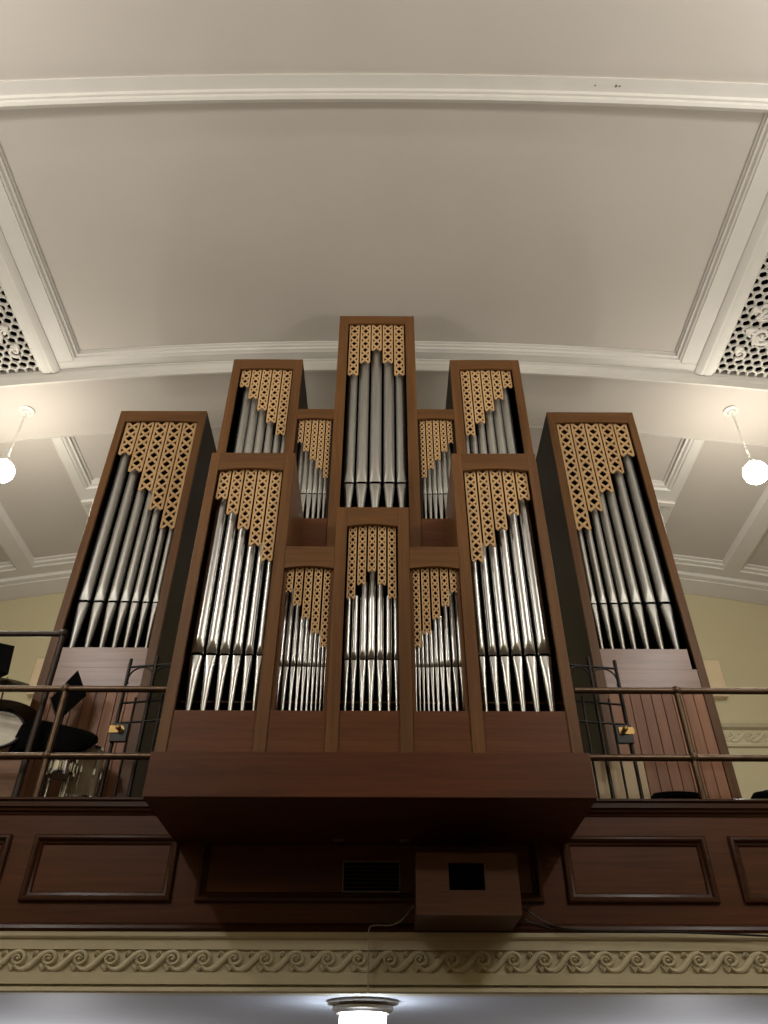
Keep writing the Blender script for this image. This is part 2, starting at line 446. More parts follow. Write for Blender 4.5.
# rails and stiles of the framing
px_panels = [(-1.45, 1.45)]
for s in (-1, 1):
    px_panels += [tuple(sorted((s * 1.65, s * 2.905))), tuple(sorted((s * 3.11, s * 4.36))), tuple(sorted((s * 4.57, s * 5.82))), tuple(sorted((s * 6.03, s * 7.28))), tuple(sorted((s * 7.49, s * 8.74)))]
px_panels.sort()
obj('top_rail', boxes((-XW, XW, YP - .005, YP + .02, z835, z_cap - .09)), M['par_h'], par)
obj('bottom_rail', boxes((-XW, XW, YP - .005, YP + .02, zc0 + .003, z903)), M['par_h'], par)
edges = [-XW] + [v for p in px_panels for v in p] + [XW]
for i in range(0, len(edges), 2):
    if edges[i + 1] - edges[i] > .02:
        obj('stile', boxes((edges[i], edges[i + 1], YP - .005, YP + .02, z903, z835)), M['case_v'] if 0 else M['par_h'], par)
for a, b in px_panels:
    # raised bolection frame + sunk field
    bm = B(); w = .085
    pr = [(0, -.005), (0, -.03), (.012, -.04), (.03, -.042), (.045, -.03), (.05, -.012), (.07, -.006), (w, .012), (w, .02), (0, .02)]
    cs = [(a, z903, 1, 1), (b, z903, -1, 1), (b, z835, -1, -1), (a, z835, 1, -1)]
    rows = [[Vector((x + sx * q, YP + e, z + sz * q)) for q, e in pr] for x, z, sx, sz in cs]
    rows.append(rows[0])
    sweep(bm, rows, caps=False); bmesh.ops.remove_doubles(bm, verts=bm.verts[:], dist=1e-5)
    fr = obj('panel_frame', bm, M['par_mould'], par, smooth=25)
    obj('panel_field', boxes((a + w - .005, b - w + .005, YP + .008, YP + .0195, z903 + w - .005, z835 - w + .005)), M['par_field'], fr)
# base bead and cap mouldings
bm = B(); prism(bm, [(0, zc0 + .001), (-.03, zc0 + .001), (-.04, zc0 + .02), (-.03, zc0 + .045), (-.012, zc0 + .055), (0, zc0 + .07)], lambda a, b: (-XW, YP - .005 + a, b), lambda a, b: (XW, YP - .005 + a, b))
obj('base_bead', bm, M['par_mould'], par, smooth=30)
for s in (-1, 1):
    bm = B()
    pr = [(.14, z_cap), (-.06, z_cap), (-.085, z_cap - .012), (-.085, z_cap - .028), (-.07, z_cap - .035), (-.065, z_cap - .042), (-.065, z_cap - .082), (-.045, z_cap - .092), (-.04, z_cap - .112), (-.02, z_cap - .122), (-.015, z_cap - .14), (-.006, z_cap - .145), (-.006, z_cap - .089), (.14, z_cap - .089)]
    xa, xb = s * 1.725, s * XW
    prism(bm, pr, lambda a, b: (xa, YP + a, b), lambda a, b: (xb, YP + a, b))
    obj('cap_rail', bm, M['par_mould'], par, smooth=30)
# vent outline on the dark centre panel
v0, v1 = at(342, 892, YP - .01), at(400, 861, YP - .01)
t = thing('wall_vent', 'thin outlined dark rectangular vent on the balcony front, left of the hanging box', 'vent', ((v0.x + v1.x) / 2, YP, v0.z))
w = .009
yv0, yv1 = YP - .012, YP + .0075
obj('vent_frame', boxes((v0.x, v1.x, yv0, yv1, v0.z, v0.z + w), (v0.x, v1.x, yv0, yv1, v1.z - w, v1.z), (v0.x, v0.x + w, yv0, yv1, v0.z + w, v1.z - w), (v1.x - w, v1.x, yv0, yv1, v0.z + w, v1.z - w)), M['grey'], t)
bm = B()
for k in range(7):
    zz = v0.z + w + .004 + k * (v1.z - v0.z - 2 * w) / 7
    box(bm, v0.x + w, v1.x - w, YP - .004, YP + .0075, zz, zz + .022)
obj('louvre', bm, M['inside'], t)

# hanging wooden box with its black opening
YH = 6.37
b0, b1 = at(416.5, 915, YH), at(518.5, 853, YH)
b1.x = at(522.5, 915, YH).x
t = thing('wooden_box', 'plain brown wooden box with square black opening fixed under the organ', 'box', ((b0.x + b1.x) / 2, (YH + YP) / 2, b0.z))
h0, h1 = at(449.5, 890, YH), at(483.5, 863, YH)
obj('box_front', boxes((b0.x, h0.x, YH, YH + .02, b0.z, b1.z), (h1.x, b1.x, YH, YH + .02, b0.z, b1.z), (h0.x, h1.x, YH, YH + .02, b0.z, h0.z), (h0.x, h1.x, YH, YH + .02, h1.z, b1.z)), M['box_wood'], t)
obj('box_body', boxes((b0.x + .002, b0.x + .02, YH + .02, YP - .045, b0.z, b1.z), (b1.x - .02, b1.x - .002, YH + .02, YP - .045, b0.z, b1.z), (b0.x + .02, b1.x - .02, YH + .02, YP - .045, b0.z, b0.z + .018), (b0.x + .02, b1.x - .02, YH + .02, YP - .045, b1.z - .018, b1.z), (b0.x + .02, b1.x - .02, YP - .065, YP - .045, b0.z + .018, b1.z - .018)), M['box_wood'], t)
obj('opening_shade', boxes((h0.x - .01, h1.x + .01, YH + .021, YH + .03, h0.z - .01, h1.z + .01)), M['hole'], t)  # black sheet painting the shade inside the box

def cable(pts, r, mat, label):
    # smooth the polyline (Catmull-Rom)
    P = [Vector(p) for p in pts]; out = []
    for i in range(len(P) - 1):
        p0, p1, p2, p3 = P[max(i - 1, 0)], P[i], P[i + 1], P[min(i + 2, len(P) - 1)]
        for k in range(6):
            f = k / 6
            out.append(.5 * ((2 * p1) + (p2 - p0) * f + (2 * p0 - 5 * p1 + 4 * p2 - p3) * f * f + (3 * p1 - p0 - 3 * p2 + p3) * f ** 3))
    out.append(P[-1])
    bm = B(); tube(bm, out, r, 6)
    tag(obj('cable', bm, M[mat], origin=P[0], smooth=60), label, 'cable', 'cables on the balcony front')
cable([at(415.5, 903, YP - .085), at(404, 918, YP - .08), at(392, 925, YP - .08), at(374, 925.5, YP - .085), at(369, 930, YP - .09), at(368.5, 955, YP - .095), at(368, 993, YP - .095)], .006, 'cable_w', 'thin grey cable hanging from the left of the wooden box over the frieze')
cable([at(524, 908, YP - .06), at(536, 917, YP - .05), at(552, 925, YP - .05), at(575, 930, YP - .075), at(640, 931.5, YP - .08), at(700, 933, YP - .08), at(790, 937, YP - .08)], .008, 'cable_b', 'long black cable running right from the wooden box along the frieze top')
cable([at(521, 917, YP - .055), at(530, 922, YP - .05), at(540, 925, YP - .05), at(550, 928, YP - .05)], .006, 'cable_b', 'short black cable loop just below right corner of the wooden box')

# flush lamp under the gallery
c = at(363, 1000, 7.44); c.z = z_under
t = thing('ceiling_lamp', 'flush ceiling lamp with lit white dome under the balcony', 'lamp', c)
obj('ceiling_plate', lathe(B(), [(0, -.001), (.285, -.001), (.29, -.02), (.25, -.03), (0, -.03)], c, 40), M['silver'], t, smooth=30)
obj('fitter', lathe(B(), [(.235, -.03), (.25, -.045), (.25, -.065), (.225, -.082), (.22, -.09), (.19, -.09), (.19, -.03)], c, 40), M['silver'], t, smooth=30)
obj('glass_dome', lathe(B(), [(.185, -.085), (.19, -.11), (.19, -.19), (.17, -.27), (.13, -.32), (.07, -.35), (0, -.355)], c, 36), M['shade'], t, smooth=60)

# ------------------------------------------------------------------ organ base box
Y1 = 5.78
zb0, zb1 = zat(797.5, Y1), zat(752, Y1)
XB = 1.69
t = thing('overhanging_box', 'long dark brown box carrying the lower organ case out over the balcony front', 'organ box', (0, Y1 + .5, zb0))
obj('front_board', boxes((-XB, XB, Y1, Y1 + .04, zb0, zb1)), M['box_h'], t, bevel=.004)
obj('underside', boxes((-XB + .001, XB - .001, Y1 + .04, YP - .05, zb0, zb0 + .04)), M['box_h'], t)
for s in (-1, 1):
    xa, xb = sorted((s * XB, s * (XB - .04)))
    obj('side_board', boxes((xa, xb, Y1 + .04, YP - .05, zb0 + .04, zb1)), M['box_h'], t)
obj('top_board', boxes((-XB + .04, XB - .04, Y1 + .04, YP - .05, zb1 - .04, zb1)), M['box_h'], t)
for px in (337, 403):
    p = at(px, 840, YP - .12); obj('bracket', boxes((p.x - .045, p.x + .045, YP - .16, YP - .135, zb0 - .012, zb0)), M['grey'], t)

t.location.x += .013

# ------------------------------------------------------------------ organ cases
def fret_strip(xc, w, zt, zb, n, y):
    """carved lattice strip: side rails and n crosses, swallow-tailed at the foot"""
    bm = B(); ch = (zt - zb) / n; rw = .15 * w; bw = .19 * w
    th = .016
    def bar(x0, z0, x1, z1, t, yo):
        d = Vector((x1 - x0, 0, z1 - z0)); nrm = Vector((-d.z, 0, d.x)).normalized() * t / 2
        pts = [(x0 - nrm.x, z0 - nrm.z), (x1 - nrm.x, z1 - nrm.z), (x1 + nrm.x, z1 + nrm.z), (x0 + nrm.x, z0 + nrm.z)]
        prism(bm, pts, lambda a, b: (a, y + yo, b), lambda a, b: (a, y + th, b))
    for s in (-1, 1):
        x = xc + s * (w / 2 - rw / 2)
        box(bm, x - rw / 2, x + rw / 2, y, y + th, zb + .01, zt)
    hw = w / 2 - bw * .45
    for k in range(n):
        a, b = zt - k * ch, zt - (k + 1) * ch
        last = (k == n - 1)
        bar(xc - hw, a, xc + hw, b, bw, .001); bar(xc + hw, a, xc - hw, b, bw, .0015)
        if last:
            pass
    return bm

def make_pipe(x, y, z0, zm, zt, r, label, group, mat, lip=(1.7, .52, 1.7)):
    t = thing('organ_pipe', label, 'organ pipe', (x, y, z0), group)
    n = 18
    d = 2 * r; gap = .27 * d; hl = lip[0] * d
    def ring(z, rad, cut):
        out = []
        for k in range(n):
            a = 2 * PI * k / n - PI / 2
            px, py = rad * math.cos(a), rad * math.sin(a)
            py = max(py, -(rad - cut))
            out.append(Vector((x + px, y + py, z)))
        return out
    bm = B()
    rows = []
    for i in range(7):
        f = i / 6
        rows.append(ring(zm + gap + hl * f, r, lip[1] * r * (1 - f) ** lip[2]))
    rows.append(ring(zt, r, 0))
    sweep(bm, rows)
    obj('pipe_body', bm, mat, t, smooth=42)
    bm = B()
    sweep(bm, [ring(zm, r * .80, .28 * r), ring(zm + gap, r * .80, .28 * r)])
    obj('pipe_mouth', bm, M['hole'], t)  # black core painting the shade of the mouth gap
    bm = B()
    L = zm - z0
    rows = [ring(z0, r * .30, 0)]
    for f in (.35, .65, .8, .88, .94, 1.0):
        rr = r * (.30 + .70 * f ** .9)
        rows.append(ring(z0 + L * f, rr, .40 * r * max(0, (f - .62) / .38) ** 1.6))
    sweep(bm, rows)
    obj('pipe_foot', bm, mat, t, smooth=42)

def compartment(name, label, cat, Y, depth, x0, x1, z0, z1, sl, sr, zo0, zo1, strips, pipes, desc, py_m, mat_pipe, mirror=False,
                arch=.03, boards=None, side_mat='side_shade', slit=False, foot_mode='panel', rod=None):
    """x0..x1 outer front edges (left side of the organ; mirrored when asked); sl, sr stile widths"""
    sg = -1 if mirror else 1
    def X(a, b):
        return tuple(sorted((sg * a, sg * b)))
    cx = sg * (x0 + x1) / 2
    t = thing(name, label, cat, (cx, Y + depth / 2, z0))
    tt = .04
    xi0, xi1 = x0 + sl, x1 - sr
    for (a, b) in ((x0, xi0), (xi1, x1)):
        if b - a > .005:
            obj('stile', boxes((*X(a, b), Y, Y + tt, z0, z1)), M['case_v'], t, bevel=.004)
    # arched top rail
    bm = B(); k = 12
    a, b = X(xi0, xi1)
    pts = [(a, z1), (a, zo1)] + [(a + (b - a) * i / k, zo1 + arch * math.sin(PI * i / k)) for i in range(1, k)] + [(b, zo1), (b, z1)]
    prism(bm, pts, lambda p, q: (p, Y + .002, q), lambda p, q: (p, Y + .035, q))
    obj('top_rail', bm, M['case_h'], t)
    if boards is None:
        obj('lower_panel', boxes((a + .001, b - .001, Y + .015, Y + .035, z0, zo0)), M['panel_h'], t)
    else:
        zbd = boards
        a2, b2 = a + .001, b - .001
        zs = zat(668, Y)
        obj('apron_panel', boxes((*X(xi0 + .05, xi1 - .001), Y + .006, Y + .03, zs, zo0)), M['board_h'], t)
        obj('cross_rail', boxes((a2, b2, Y + .006, Y + .03, zbd, zs - .002)), M['board_h'], t)
        bm = B(); nb = 9; w = (b2 - a2) / nb
        for i in range(nb):
            box(bm, a2 + i * w + .003, a2 + (i + 1) * w - .003, Y + .01, Y + .03, z0, zbd - .003)
        obj('board_panel', bm, M['board_v'], t, bevel=.003)
    # carcass
    for (p, q) in ((x0 + .002, x0 + .03), (x1 - .03, x1 - .002)):
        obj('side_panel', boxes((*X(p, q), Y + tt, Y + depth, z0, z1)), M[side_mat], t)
    p, q = X(x0 + .03, x1 - .03)
    obj('roof_panel', boxes((p, q, Y + tt, Y + depth, z1 - .03, z1)), M['case_h'], t)
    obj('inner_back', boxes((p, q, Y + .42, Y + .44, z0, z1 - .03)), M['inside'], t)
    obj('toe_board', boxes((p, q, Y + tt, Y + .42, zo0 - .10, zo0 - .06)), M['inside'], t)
    # fretwork
    ns = len(strips); W = (b - a) - .02
    for i, (n, zb) in enumerate(strips):
        w = W / ns
        xc = xi0 + .01 + w * (i + .5)
        zt = zo1 + arch * .9 * math.sin(PI * (i + .5) / ns) + .012
        obj('fretwork_strip', fret_strip(sg * xc, w - .018, zt, zb, n, Y + .045), M['fret'], t)
    if rod:
        obj('rack_rod', boxes((p, q, Y + .30, Y + .315, rod, rod + .016)), M['case_h'], t)
    # the pipes stand on the toe board
    zfoot = zo0 - .06
    m = len(pipes)
    order = list(range(m))
    for i in order:
        px, wpx = pipes[i]
        Yp = Y + .15
        u, yv_, zz = ray(px, py_m)
        dep = Yp / yv_
        r = wpx / F * dep / 2
        x = CX + u * dep; zm = CZ + zz * dep
        # top: hidden behind its fretwork strip
        k = min(ns - 1, max(0, int((x - xi0) / (xi1 - xi0) * ns)))
        zt = max(strips[kk][1] for kk in (k, ) ) + .10
        idx = i if not mirror else m - 1 - i
        if idx == 0: pos = 'leftmost'
        elif idx == m - 1: pos = 'rightmost'
        else: pos = ORD[idx]
        lab = '%s silver pipe%s in the %s' % (pos, '' if pos in ('leftmost', 'rightmost') else ' from the left', desc)
        make_pipe(sg * x, Y + .10 + max(.075, r), zfoot, zm, zt, r, lab, 'pipes in the ' + desc, M[mat_pipe], (1.25, .8, 1.25) if mat_pipe == 'tin' else (1.7, .52, 1.7))

def symm(px, py, Y): return xat(px, py, Y)

YF = 5.88; YU = 6.96; YO = 8.0
z_base = zb1 + .001
# ---- lower case (photo left half measured, then mirrored)
def strips_at(n_list, py_list, Y): return list(zip(n_list, [zat(p, Y + .045) for p in py_list]))

IN = dict(Y=YF, depth=YU - YF - .06, x0=-XB, x1=-.945, z0=z_base, z1=zat(453, YF))
xa, xb = xat(212, 453, YF), xat(295.5, 453, YF)
xo0, xo1 = xat(217.5, 470, YF), xat(283.5, 470, YF)
print('inner tower', xa, xb, xo0, xo1, 'bottom', xat(154, 752, YF), xat(252, 751, YF), xat(267.5, 751, YF), 'low', xat(324, 751, YF), xat(338, 751, YF))
xs1, xs2 = xat(260, 735, YF) - .06, xat(260, 735, YF) + .06
for mir in (False, True):
    nm = 'right' if mir else 'left'
    compartment('organ_tower', 'inner organ tower on the lower case, %s of centre, standing on the overhanging base' % nm, 'organ tower',
                YF, YU - YF - .06, xa, xb, z_base, zat(453, YF), xo0 - xa, xb - xo1, zat(710, YF), zat(470, YF),
                strips_at([4, 6, 8, 10, 12], [499, 514, 529, 545.5, 561], YF),
                [(196.3, 13.0), (210.6, 11.5), (224, 10.4), (236.6, 9.4), (248.4, 8.5), (259.6, 7.6)],
                '%s inner lower tower' % nm, 655.6, 'tin', mir, side_mat='case_y', rod=zat(703, YF + .3))
xl0, xl1 = xb, xat(338, 515, YF)
xlo1 = xat(333, 567, YF)
xc0 = xat(337, 507, YF); xco = xat(347, 526, YF)
xlm = xc0
for mir in (False, True):
    nm = 'right' if mir else 'left'
    compartment('organ_bay', 'low bay of the lower organ case between %s inner tower and small centre tower' % nm, 'organ bay',
                YF, YU - YF - .06, xb + .001, xlm - .001, z_base, zat(546.5, YF), 0, 0, zat(710, YF), zat(568, YF),
                strips_at([4, 6, 8, 10, 12], [592, 605.5, 619, 633.5, 647], YF),
                [(279.1, 5.8), (285.8, 5.4), (292.7, 5.0), (298.8, 4.6), (304.2, 4.2), (309, 3.8), (313.6, 3.4), (318, 3.1), (322, 2.8), (325.6, 2.4)],
                '%s low bay of the lower case' % nm, 666, 'tin', mir, arch=.025, side_mat='case_y', rod=zat(703, YF + .3))
compartment('organ_tower', 'small centre organ tower at the front of the lower case', 'organ tower',
            YF, YU - YF - .06, xc0, -xc0, z_base, zat(507, YF), xco - xc0, xco - xc0, zat(710, YF), zat(526, YF),
            strips_at([11, 9, 7, 9, 11], [598.5, 584.5, 571, 584.5, 598.5], YF),
            [(346.4, 5.5), (353.8, 6.3), (362.5, 7.2), (371.2, 7.8), (380.2, 7.2), (389.1, 6.3), (396.6, 5.5)],
            'small centre tower of the lower case', 659.6, 'tin', arch=.028, side_mat='case_y', rod=zat(703, YF + .3))

# ---- upper case
zu0 = z_cap + .01
tx0, tx1 = xat(234, 360, YU), xat(303, 360, YU)
to0, to1 = xat(240, 371, YU), xat(293, 371, YU)
cx0 = xat(340, 316, YU); co0 = xat(348.5, 326, YU)
print('upper', tx0, tx1, to0, to1, cx0, co0)
zo_u = zat(506.5, YU)
for mir in (False, True):
    nm = 'right' if mir else 'left'
    compartment('organ_tower', 'tall upper organ tower %s of the highest centre tower' % nm, 'organ tower',
                YU, .95, tx0, tx1, zu0, zat(359.5, YU), to0 - tx0, tx1 - to1, zo_u, zat(369, YU),
                strips_at([3, 5, 7, 9, 11], [387, 398.5, 410, 422.5, 435], YU),
                [(233.2, 10), (243.3, 9.4), (253.2, 8.9), (263.1, 8.3), (272, 7.4), (279.8, 6.4)],
                '%s tall upper tower' % nm, 480, 'zinc', mir, arch=.02)
for mir in (False, True):
    nm = 'right' if mir else 'left'
    compartment('organ_bay', 'low upper organ bay beside the highest centre tower on its %s' % nm, 'organ bay',
                YU, .90, tx1 + .001, cx0 - .001, zu0, zat(409, YU), .001, .001, zat(517.5, YU), zat(419, YU),
                strips_at([5, 7, 9, 11, 13], [442.5, 451, 459.5, 468.5, 477.5], YU),
                [(297.2, 6.2), (303.2, 5.8), (309, 5.4), (314.5, 5.0), (319.7, 4.6), (324.6, 4.2), (329.3, 3.8)],
                '%s low upper bay' % nm, 493.7, 'zinc', mir, arch=.02)
compartment('organ_tower', 'highest organ tower at the top centre of the upper case', 'organ tower',
            YU, 1.0, cx0, -cx0, zu0, zat(316, YU), co0 - cx0, co0 - cx0, zo_u, zat(323.5, YU),
            strips_at([8, 6, 4, 6, 8], [375, 362.5, 350, 362.5, 375], YU),
            [(348.6, 10.9), (361.4, 11.6), (375.2, 12.2), (389.2, 11.6), (402.1, 10.9)],
            'highest centre tower', 484.6, 'zinc', arch=.015)

# ---- outer pedal towers
ox0, ox1 = xat(121, 411.5, YO), xat(207, 411.5, YO)
oo0, oo1 = xat(124, 424, YO), xat(197, 424, YO)
print('outer', ox0, ox1, oo0, oo1, 'low', xat(47, 648, YO), xat(157, 648, YO), xat(62, 648, YO), xat(146, 648, YO))
for mir in (False, True):
    nm = 'right' if mir else 'left'
    compartment('organ_tower', 'large outer organ tower with boarded base standing behind the %s railing' % nm, 'organ tower',
                YO, 1.06, ox0, ox1, z_gal + .001, zat(411.5, YO), oo0 - ox0, ox1 - oo1, zat(648, YO), zat(422, YO),
                strips_at([4, 6, 8, 10, 12], [455, 472, 491, 510, 529], YO),
                [(83.3, 11.8), (98.2, 10.8), (112, 9.9), (124.2, 9.1), (134.9, 8.2), (145.6, 7.4), (155.4, 6.6)],
                '%s outer tower' % nm, 603, 'zinc', mir, arch=.02, boards=zat(690, YO))

# ------------------------------------------------------------------ railings
def railing(s):
    side = 'left' if s < 0 else 'right'
    Yr = 7.04
    z1, z2 = zat(690, Yr), zat(757, Yr)
    xp = s * abs(xat(66 if s < 0 else 676, 690, Yr))
    t = thing('railing', 'bronze tube railing on the balcony top at the %s of the organ' % side, 'railing', (xp, Yr, z_cap), 'bronze railings on the balcony')
    xe = s * 2.0; xf = s * 7.6
    for z in (z1, z2):
        obj('rail', tube(B(), [(xe, Yr, z), (xf, Yr, z)], .032, 14), M['bronze'], t, smooth=50)
    for xq in (xp, xp + s * 2.4):
        p = obj('post', tube(B(), [(xq, Yr, z_cap), (xq, Yr, z1 - .02)], .031, 14), M['bronze'], t, smooth=50)
        for z in (z1, z2): obj('post_joint', ball(B(), (xq, Yr, z), .05, 16, 10), M['bronze'], p, smooth=50)
        bm = lathe(B(), [(0, z_cap), (.06, z_cap), (.06, z_cap + .012), (.032, z_cap + .02), (.032, z_cap + .03), (0, z_cap + .03)], (xq, Yr, 0), 16)
        obj('post_foot', bm, M['bronze'], p, smooth=50)
for s in (-1, 1): railing(s)
Yq = 7.22
pe = at(63.6, 634, Yq)
t = thing('railing', 'dark tall tube rail with an elbow, behind the left bronze railing', 'railing', (pe.x, Yq, z_gal))
obj('rail', tube(B(), [(pe.x - .03, Yq, pe.z), (-7.6, Yq, pe.z)], .03, 14), M['darkpipe'], t, smooth=50)
obj('post', tube(B(), [(pe.x, Yq, z_gal + .001), (pe.x, Yq, pe.z - .03)], .033, 14), M['darkpipe'], t, smooth=50)
obj('elbow', ball(B(), (pe.x, Yq, pe.z), .05, 16, 10), M['darkpipe'], t, smooth=50)

# iron gates
def gate(s):
    side = 'left' if s < 0 else 'right'
    Ya, Yb = 7.13, 7.22           # near (organ side) and far end
    xo = abs(xat(131, 661, Yb)); xi = 1.99
    def P(f, z): return Vector((s * (xo + (xi - xo) * f), Yb + (Ya - Yb) * f, z))
    ztop = zat(660, Yb); zb_ = zat(668, Yb); zb2 = zat(704, Yb); zb3 = zat(724, Yb)
    t = thing('iron_gate', 'black iron gate with brass lock between the organ and the %s outer tower' % side, 'gate', P(.5, z_cap + .01), 'iron gates beside the organ')
    zl = z_cap + .01
    fm = .54
    def vbar(f, z0, z1, r=.012): obj('upright', tube(B(), [P(f, z0), P(f, z1)], r, 8), M['iron'], t, smooth=60)
    vbar(0, zl, ztop, .019); vbar(fm, zl, ztop + .01, .019)
    vbar(fm * .5, zl, zb2 + .05); vbar(fm + .26, zl, zb2 + .06); vbar(1.0, zl, ztop, .016)
    for z in (zb_, zb2, zb3):
        obj('cross_bar', tube(B(), [P(-.03, z), P(1.02, z)], .012, 8), M['iron'], t, smooth=60)
    for f0, f1 in ((.02, fm - .02), (fm + .02, .98)):
        rr = (f1 - f0) / 2; fc = (f0 + f1) / 2
        w = rr * (xo - xi)
        pts = [P(fc + rr * math.cos(a), zb_ - .012 - w * .95 + w * .95 * math.sin(a)) for a in [math.radians(-25 + 230 * k / 20) for k in range(21)]]
        obj('scroll_arch', tube(B(), pts, .009, 7), M['iron'], t, smooth=60)
    zl0, zl1 = zat(744, Yb), zat(726, Yb)
    a, b = sorted((s * (xo + .02), s * (xo - .14)))
    yl = Yb - .028
    lk = obj('lock_case', boxes((a, b, yl - .02, yl + .02, zl0, zl1)), M['iron'], t, bevel=.004)
    cxl = (a + b) / 2
    zc = zl0 + (zl1 - zl0) * .66
    bm = B(); prism(bm, [(a - .02 if s < 0 else a + .03, zc - .035), (b - .05 if s < 0 else b + .01, zc - .035), (b - .03 if s < 0 else b + .02, zc), (b - .05 if s < 0 else b + .01, zc + .035), (a - .02 if s < 0 else a + .03, zc + .035)], lambda p, q: (p, yl - .03, q), lambda p, q: (p, yl - .021, q))
    obj('lock_plate', bm, M['brass'], lk)
    obj('knob', lathe(B(), [(0, 0), (.012, 0), (.012, .02), (.026, .03), (.026, .045), (.015, .055), (0, .056)], (cxl, yl - .031, zc), 14, (0, -1, 0)), M['brass'], lk, smooth=40)
for s in (-1, 1): gate(s)

# cream boards and papers seen through the right gate
p0, p1 = at(592, 795, 7.5), at(637, 756, 7.5)
xa_, xb_ = 2.03, p1.x + .05
t = thing('cream_cabinet', 'cream painted low cabinet behind the right iron gate', 'cabinet', ((xa_ + xb_) / 2, 7.6, z_gal))
obj('cabinet_body', boxes((xa_, xb_, 7.5, 7.85, z_gal + .001, p1.z)), M['cream'], t, bevel=.006)
p = at(588, 750, 7.55)
tag(obj('paper_stack', boxes((2.05, 2.19, 7.53, 7.72, p1.z + .0005, p1.z + .035)), M['paper'], origin=(2.1, 7.6, p1.z), bevel=.003), 'small stack of yellowish papers on the cream cabinet', 'papers')

# black bench and bag just showing above the parapet on the right
a, b = at(652, 793, 7.55), at(699, 792, 7.55)
t = thing('bench', 'black low bench showing just above the parapet before the right outer tower', 'bench', ((a.x + b.x) / 2, 7.6, z_gal))
bm = B(); rows = []
for i in range(13):
    f = -1 + i / 6; x = (a.x + b.x) / 2 + f * (b.x - a.x) / 2; dz = -.02 * f * f
    rows.append([(x, 7.47, a.z - .05 + dz), (x, 7.46, a.z - .015 + dz), (x, 7.49, a.z + dz), (x, 7.74, a.z + dz), (x, 7.77, a.z - .015 + dz), (x, 7.76, a.z - .05 + dz)])
sweep(bm, rows)
obj('seat', bm, M['black'], t, smooth=40)
for x in (a.x + .05, b.x - .05):
    for y in (7.50, 7.73):
        obj('leg', tube(B(), [(x, y, z_gal + .001), (x, y, a.z - .065)], .014, 8), M['blackm'], t, smooth=60)
a = at(770, 791, 7.5)
t = thing('black_bag', 'rounded black bag top at the right edge just above the parapet', 'bag', (a.x, 7.55, z_gal))
bm = B(); rows = []
hb = a.z - z_gal
for i in range(11):
    f = i / 10; k = (1 - .35 * max(0, (f - .55) / .45) ** 2) if f < 1 else .35
    rows.append([(a.x + .19 * k * (1 + .04 * math.sin(3 * q + i)) * math.cos(q), 7.55 + .11 * k * math.sin(q), z_gal + .002 + hb * (1 - (1 - f) ** 1.6)) for q in [2 * PI * j / 20 for j in range(20)]])
sweep(bm, rows)
obj('bag_body', bm, M['black'], t, smooth=60)
obj('handle', tube(B(), [(a.x - .08 + .16 * k / 8, 7.55, z_gal + hb - .012 + .035 * math.sin(PI * k / 8)) for k in range(9)], .009, 7), M['blackm'], t, smooth=60)

# ------------------------------------------------------------------ drum kit and stands on the left
def rod(parent, a, b, r=.011, mat='chrome', name='stand_rod'):
    return obj(name, tube(B(), [a, b], r, 8), M[mat], parent, smooth=60)
def cymbal(px, py, Y, rad, tilt, label, yr):
    c = at(px, py, Y)
    t = thing('cymbal', label, 'cymbal', (c.x, c.y, z_gal), 'cymbals of the drum kit')
    ax = Vector((math.sin(tilt) * .4, -math.sin(tilt), math.cos(tilt)))
    prof = [(.006, .035), (.03, .034), (.055, .018), (.065, .012), (rad * .6, -.004), (rad, -.02), (rad, -.0225), (rad * .6, -.008), (.065, .008), (.03, .03), (.006, .03)]
    bm = B(); lathe(bm, prof, c, 40, ax)
    obj('cymbal_plate', bm, M['cymbal'], t, smooth=40)
    xr = c.x - .12
    rod(t, (xr, yr, z_gal + .001), (xr, yr, c.z - .16))
    rod(t, (xr, yr, c.z - .16), (c.x, c.y, c.z - .05), name='boom_arm')
    rod(t, (c.x, c.y, c.z - .05), (c.x, c.y, c.z + .06), .006)
    for k in range(3):
        a = k * 2.094 + .5
        rod(t, (xr, yr, z_gal + .35), (xr + .2 * math.cos(a), yr + .05 * math.sin(a), z_gal + .01), .009, 'chrome', 'stand_leg')
cymbal(6, 682, 7.67, .295, .20, 'dark cymbal, the upper one at the left edge behind the railing', 7.93)
cymbal(9, 712, 7.55, .31, -.06, 'dark cymbal, the lower one just above the black covered drum', 7.8)

